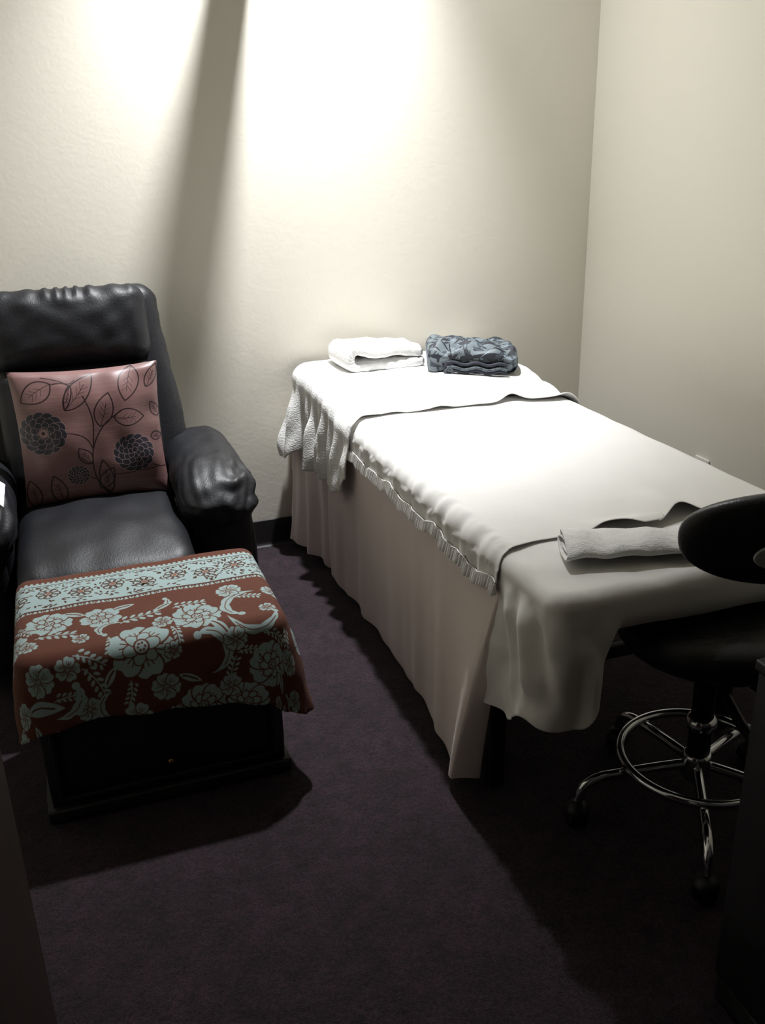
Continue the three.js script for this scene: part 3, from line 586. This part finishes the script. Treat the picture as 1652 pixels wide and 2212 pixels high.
  for (let x = 0; x < w; x += 9) { c.fillStyle = DK; c.fillRect(x, PY(b1) + 3, 3, 8); c.beginPath(); c.arc(x, PY(b0) + 20, 2.2, 0, 7); c.fill(); }
  for (let i = 0; i < 19; i++) { const x = 30 + i * 76, y = PY(lerp(b0, b1, .5)) + (i % 2 ? 9 : -5), R = 27; c.strokeStyle = DK; c.lineWidth = 3; for (let k = 0; k < 8; k++) { const a = k / 8 * 2 * PI; c.beginPath(); c.arc(x + cos(a) * R * .68, y + sin(a) * R * .68, R * .34, 0, 7); c.stroke(); } c.beginPath(); c.arc(x, y, R * .36, 0, 7); c.stroke(); c.fillStyle = '#7d4a35'; c.beginPath(); c.arc(x, y, R * .22, 0, 7); c.fill(); }
  for (let i = 0; i < 900; i++) { const x = r() * w, y = PY(lerp(b0 + .02, b1 - .008, r())); if (Math.abs(((x - 30) % 76 + 76) % 76 - 0) < 26 || Math.abs(((x - 30) % 76 + 76) % 76 - 76) < 26) if (Math.abs(y - PY(lerp(b0, b1, .5))) < 30) continue; c.save(); c.translate(x, y); c.rotate(r() * 6.3); c.fillStyle = DK; c.beginPath(); c.ellipse(0, 0, 6, 2.3, 0, 0, 7); c.fill(); c.restore(); }
  // motifs of the field
  for (const [x, s, R, n, a] of [[-1.926, .42, 78, 6, .3], [-2.114, .262, 56, 6, .1], [-2.001, .272, 52, 5, .5], [-1.792, .345, 62, 7, .2], [-1.631, .36, 22, 5, 0], [-2.205, .335, 52, 6, .4], [-1.64, .515, 62, 7, .1], [-2.15, .455, 40, 6, .6], [-2.085, .44, 30, 5, 0], [-1.885, .52, 36, 6, .3], [-1.808, .585, 58, 8, 0], [-1.705, .595, 52, 7, .4], [-1.74, .55, 30, 6, .2], [-2.052, .54, 32, 6, .1], [-1.952, .575, 34, 5, .2], [-2.3, .56, 50, 6, 0], [-1.52, .40, 40, 6, .2], [-1.50, .58, 34, 5, 0], [-2.36, .36, 46, 6, .2]]) petalFlower(x, s, R, n, a);
  swirl(-1.665, .335, 62, 2.2, 5.2, 20); swirl(-1.66, .37, 60, .2, 3.3, 16); swirl(-1.79, .455, 52, -1.9, 1.6, 20); swirl(-1.98, .345, 34, 2.4, 5.6, 14); swirl(-2.11, .49, 52, -.3, 1.9, 20); swirl(-1.99, .55, 40, 2.1, 4.6, 16); swirl(-1.88, .235, 40, -.2, 1.8, 14); swirl(-1.57, .62, 44, -1.2, 1.7, 15); swirl(-2.28, .47, 44, 0, 2.2, 14);
  leaf(-2.16, .515, 120, 26, .15); leaf(-2.03, .60, 110, 24, -.25); leaf(-2.20, .64, 120, 26, 1.9); leaf(-1.585, .66, 100, 22, 2.0); leaf(-1.87, .64, 90, 20, .3); leaf(-1.66, .68, 90, 20, -.3); leaf(-2.08, .66, 70, 18, .2);
  for (const [x, s, R, n, a] of [[-1.70, .245, 34, 6, .2], [-1.87, .345, 26, 5, .5], [-1.72, .44, 30, 6, .1], [-1.86, .44, 22, 5, 0], [-2.16, .36, 24, 5, .3], [-2.05, .36, 22, 5, .2], [-1.60, .275, 30, 6, .4], [-2.24, .25, 34, 6, .1], [-1.87, .59, 22, 5, .3], [-2.12, .60, 30, 6, .2], [-1.62, .62, 26, 5, 0], [-1.56, .50, 36, 6, .3], [-2.24, .50, 36, 6, .1]]) petalFlower(x, s, R, n, a);
  leaf(-1.75, .405, 70, 15, .9); leaf(-1.86, .27, 60, 14, -.6); leaf(-2.06, .235, 56, 14, .4); leaf(-1.95, .235, 60, 14, -.3); leaf(-1.60, .56, 70, 16, 1.2); leaf(-1.90, .625, 70, 16, -.5); leaf(-1.745, .635, 60, 14, .8); leaf(-2.0, .475, 54, 13, -1.0); leaf(-1.83, .51, 56, 13, .5); leaf(-2.19, .585, 90, 22, 1.2); leaf(-1.53, .33, 60, 14, .3);
  sprig(-1.66, .29, 30, .4); sprig(-2.17, .28, 30, .9); sprig(-1.845, .40, 28, 1.5); sprig(-1.69, .47, 28, .2); sprig(-2.09, .50, 30, .1); sprig(-1.99, .40, 26, 1.8); sprig(-1.58, .45, 30, 1.4);
  sprig(-2.10, .325, 44, .2); sprig(-1.915, .30, 48, -.1); sprig(-2.035, .425, 36, .6); sprig(-2.03, .475, 40, 1.2); sprig(-1.80, .28, 40, 0); sprig(-1.735, .51, 34, -1.2); sprig(-1.96, .52, 30, 1.9); sprig(-1.62, .445, 34, .5); sprig(-1.93, .66, 36, 0); sprig(-1.76, .66, 36, .4);
});
M.throw = std({ map: throwTex, roughness: .95, bumpMap: weaveBump, bumpScale: .0008 });
{
  const g = drape({
    x0: -2.192, x1: -1.592, z0: 1.0, z1: 1.424, y: .442, rc: .05, re: .034, t: .0035, nPath: 240, nTop: 20, nHang: 30,
    hem: p => p.nx < -.7 ? table([1.0, 1.2, 1.37, 1.42], [.33, .31, .25, .25])(p.z) : p.nx > .7 ? table([1.0, 1.15, 1.3, 1.40], [.36, .30, .2, .18])(p.z) : table([-2.19, -2.15, -2.05, -1.9, -1.75, -1.66, -1.62, -1.6], [.245, .275, .285, .275, .255, .24, .20, .18])(p.x),
    fold: (p, d, f) => {
      const corner = Math.abs(p.nx * p.nz) * 2, q = p.nz > .5 ? p.x : p.z;
      return .006 * ss(0, .05, d) + .10 * d * (.6 + .5 * corner) + ss(.02, .2, d) * (.008 * sin(q * 26 + 1) + .008 * n2(q * 7, d * 5)) + (p.nx > .5 ? .03 * d / .2 * gauss((p.z - 1.36) / .06) : 0);
    },
    bump: (x, z) => .003 * n2(x * 5, z * 6),
  });
  const p = g.attributes.position, uv = g.attributes.uv;
  for (let i = 0; i < uv.count; i++) { const X = uv.getX(i), S = uv.getY(i) - 1.0; uv.setXY(i, (X + 2.6) / 1.4, 1 - (S + .3) / 1.4); }
  tag(mesh('floral_throw', g, M.throw), 'brown throw with pale blue floral pattern draped over the ottoman', 'throw');
}

// ---------------------------------------------------------------- rolling stool
{
  const AX = -.785, AZ = 1.88;
  const S = thing('rolling_stool', 'black padded rolling stool with chrome foot ring at the table foot', 'stool', [AX, 0, AZ]);
  const a0 = Math.atan2(2.113 - AZ, -.925 - AX), LY = .128;
  for (let k = 0; k < 5; k++) {
    const a = a0 + k * 2 * PI / 5, R = q => [cos(a) * q, sin(a) * q];
    const P = [[.022, LY + .012], [.10, LY + .008], [.18, LY], [.225, LY - .006], [.258, LY - .026], [.27, LY - .062]].map(([q, y]) => { const [x, z] = R(q); return [x, y, z]; });
    const leg = mesh('leg', tube(P, .0115, 44, 14), M.chrome, S);
    // caster: stem, hood and two wheels
    const [cx, cz] = R(.27), st = cyl(.006, .006, .03, 14), hood = lathe([[0, .03], [.018, .026], [.027, .012], [.027, -.004], [0, -.004]], 24);
    const wheel = lathe([[0, -.010], [.018, -.010], [.023, -.007], [.024, 0], [.023, .007], [.018, .010], [0, .010]], 26), ca = a + .6 + k;
    at(mesh('caster', merge([moved(st, 0, .06, 0), moved(hood, 0, .032, 0), moved(wheel, -.013 * sin(ca), .0242, .013 * cos(ca), 0, -ca, 0).applyMatrix4(new THREE.Matrix4()), ].concat([-1, 1].map(s => moved(moved(wheel, 0, 0, 0, PI / 2, 0, 0), 0, 0, s * .013).rotateY(-ca).translate(0, .0242, 0))).filter((_, i) => i !== 2)), M.plastic, leg), cx, 0, cz);
  }
  at(mesh('foot_ring', new THREE.TorusGeometry(.168, .0105, 16, 90), M.chrome, S), 0, .158, 0, PI / 2, 0, 0);
  mesh('hub', lathe([[0, .105], [.03, .105], [.034, .112], [.034, .16], [.029, .168], [.025, .17], [0, .17]], 32), M.chrome, S);
  mesh('column', lathe([[0, .17], [.0255, .17], [.0255, .245], [.031, .246], [.031, .258], [.024, .262], [.024, .263], [.024, .415], [0, .415]], 32), M.darkMetal, S);
  mesh('collar', lathe([[.0255, .236], [.033, .238], [.0335, .247], [.0325, .26], [.025, .264]], 36), M.chrome, S);
  mesh('seat_plate', merge([lathe([[0, .372], [.05, .372], [.09, .392], [.09, .397], [0, .397]], 32), moved(block(.05, .012, .2, .003), 0, .39, .12)]).translate(0, .045, 0), M.darkMetal, S);
  mesh('seat', lathe([[0, .40], [.15, .40], [.185, .408], [.198, .425], [.202, .45], [.196, .472], [.175, .486], [.12, .494], [0, .498]], 60).translate(0, .045, 0), M.vinyl, S);
  at(mesh('height_lever', tube([[.02, .372, 0], [.07, .37, -.01], [.12, .362, -.015], [.15, .362, -.02]], .007, 24, 10), M.darkMetal, S), 0, .05, 0);
  // backrest on its bracket, turned towards the door
  const th = Math.atan2(-.10, .27), bd = new THREE.Group();
  const dirx = sin(th), dirz = cos(th), bx = dirx * .29, bz = dirz * .29;
  mesh('back_bracket', tube([[dirx * .12, .386, dirz * .12], [dirx * .22, .384, dirz * .22], [dirx * .285, .40, dirz * .285], [dirx * .315, .47, dirz * .315], [dirx * .315, .66, dirz * .315], [dirx * .31, .81, dirz * .31]], .011, 60, 14), M.darkMetal, S);
  const pad = mesh('backrest', (() => { // an oval pad, curved round the sitter
    const N = 72, K = 22, pos = [], ix = [], uv = [], hw = .188, hh = .084;
    for (let i = 0; i < N; i++) { const a = i / N * 2 * PI; for (let k = 0; k <= K; k++) { const b = -PI / 2 + k / K * PI, rr_ = Math.pow(Math.max(0, cos(b)), .55), c = cos(a), s = sin(a), x = Math.sign(c) * Math.pow(Math.abs(c), .9) * hw * rr_, y = Math.sign(s) * Math.pow(Math.abs(s), .82) * hh * rr_; const z = Math.sign(sin(b)) * Math.pow(Math.abs(sin(b)), .8) * .026 - 1.15 * x * x; pos.push(x, y, z); uv.push(x, y); } }
    for (let i = 0; i < N; i++) for (let k = 0; k < K; k++) { const A = i * (K + 1) + k, B = ((i + 1) % N) * (K + 1) + k; ix.push(A, B, A + 1, B, B + 1, A + 1); }
    const g = new THREE.BufferGeometry(); g.setAttribute('position', new THREE.Float32BufferAttribute(pos, 3)); g.setAttribute('uv', new THREE.Float32BufferAttribute(uv, 2)); g.setIndex(ix); g.computeVertexNormals(); return g;
  })(), M.vinyl, S); at(pad, bx * .97 + .02, .808, bz * .97, -.05, th, .06);
  const sh = new THREE.Shape(); sh.absellipse(0, 0, .078, .026, 0, 2 * PI);
  const plate = mesh('mounting_plate', new THREE.ExtrudeGeometry(sh, { depth: .004, bevelEnabled: true, bevelSize: .002, bevelThickness: .002, bevelSegments: 2, curveSegments: 40 }), M.greyPlate, pad); at(plate, 0, -.022, .024);
  for (const q of [-.058, .058]) at(mesh('screw', lathe([[0, .003], [.004, .002], [.005, 0], [0, 0]], 14), M.darkMetal, pad), q, -.022, .031, PI / 2, 0, 0);
}

// ---------------------------------------------------------------- dark cabinet on the right, socket on the right wall
{
  const C = thing('side_cabinet', 'dark wooden cabinet at the right picture edge before the stool', 'cabinet', [-.807, 0, 2.54]);
  at(mesh('carcass', block(.505, .62, .465, .004), M.blackWood, C), 0, .37, 0);
  at(mesh('top', block(.515, .024, .475, .006), M.blackWood, C), 0, .692, 0);
  at(mesh('plinth', block(.495, .06, .455, .003), M.blackWood, C), 0, .03, 0);
  for (const y of [.19, .40, .585]) { const d = mesh('drawer', block(.47, y > .5 ? .15 : .195, .02, .004), M.blackWood, C); at(d, 0, y, .24); at(mesh('knob', lathe([[0, .026], [.012, .024], [.014, .018], [.006, .01], [.006, 0], [0, 0]], 20), M.brass, d), 0, 0, .01, PI / 2, 0, 0); }
}
{
  const O = thing('wall_socket', 'white electrical socket plate low on the right wall', 'socket', [0, .375, .822]);
  at(mesh('cover_plate', rbox(.008, .118, .072, .003, [3, 6, 6]), M.whitePlastic, O), -.004, 0, 0);
  for (const y of [-.02, .02]) { const f = mesh('outlet_face', rbox(.004, .03, .034, .0018, [3, 4, 4]), M.whitePlastic, O); at(f, -.009, y, 0); at(mesh('slots', merge([moved(block(.001, .008, .002, .0003), 0, .003, -.006), moved(block(.001, .008, .002, .0003), 0, .003, .006), moved(cyl(.0022, .0022, .001, 12), 0, -.008, 0, 0, 0, PI / 2)]), M.slot, f), -.0022, 0, 0); }
}
renderer.render(scene, camera);
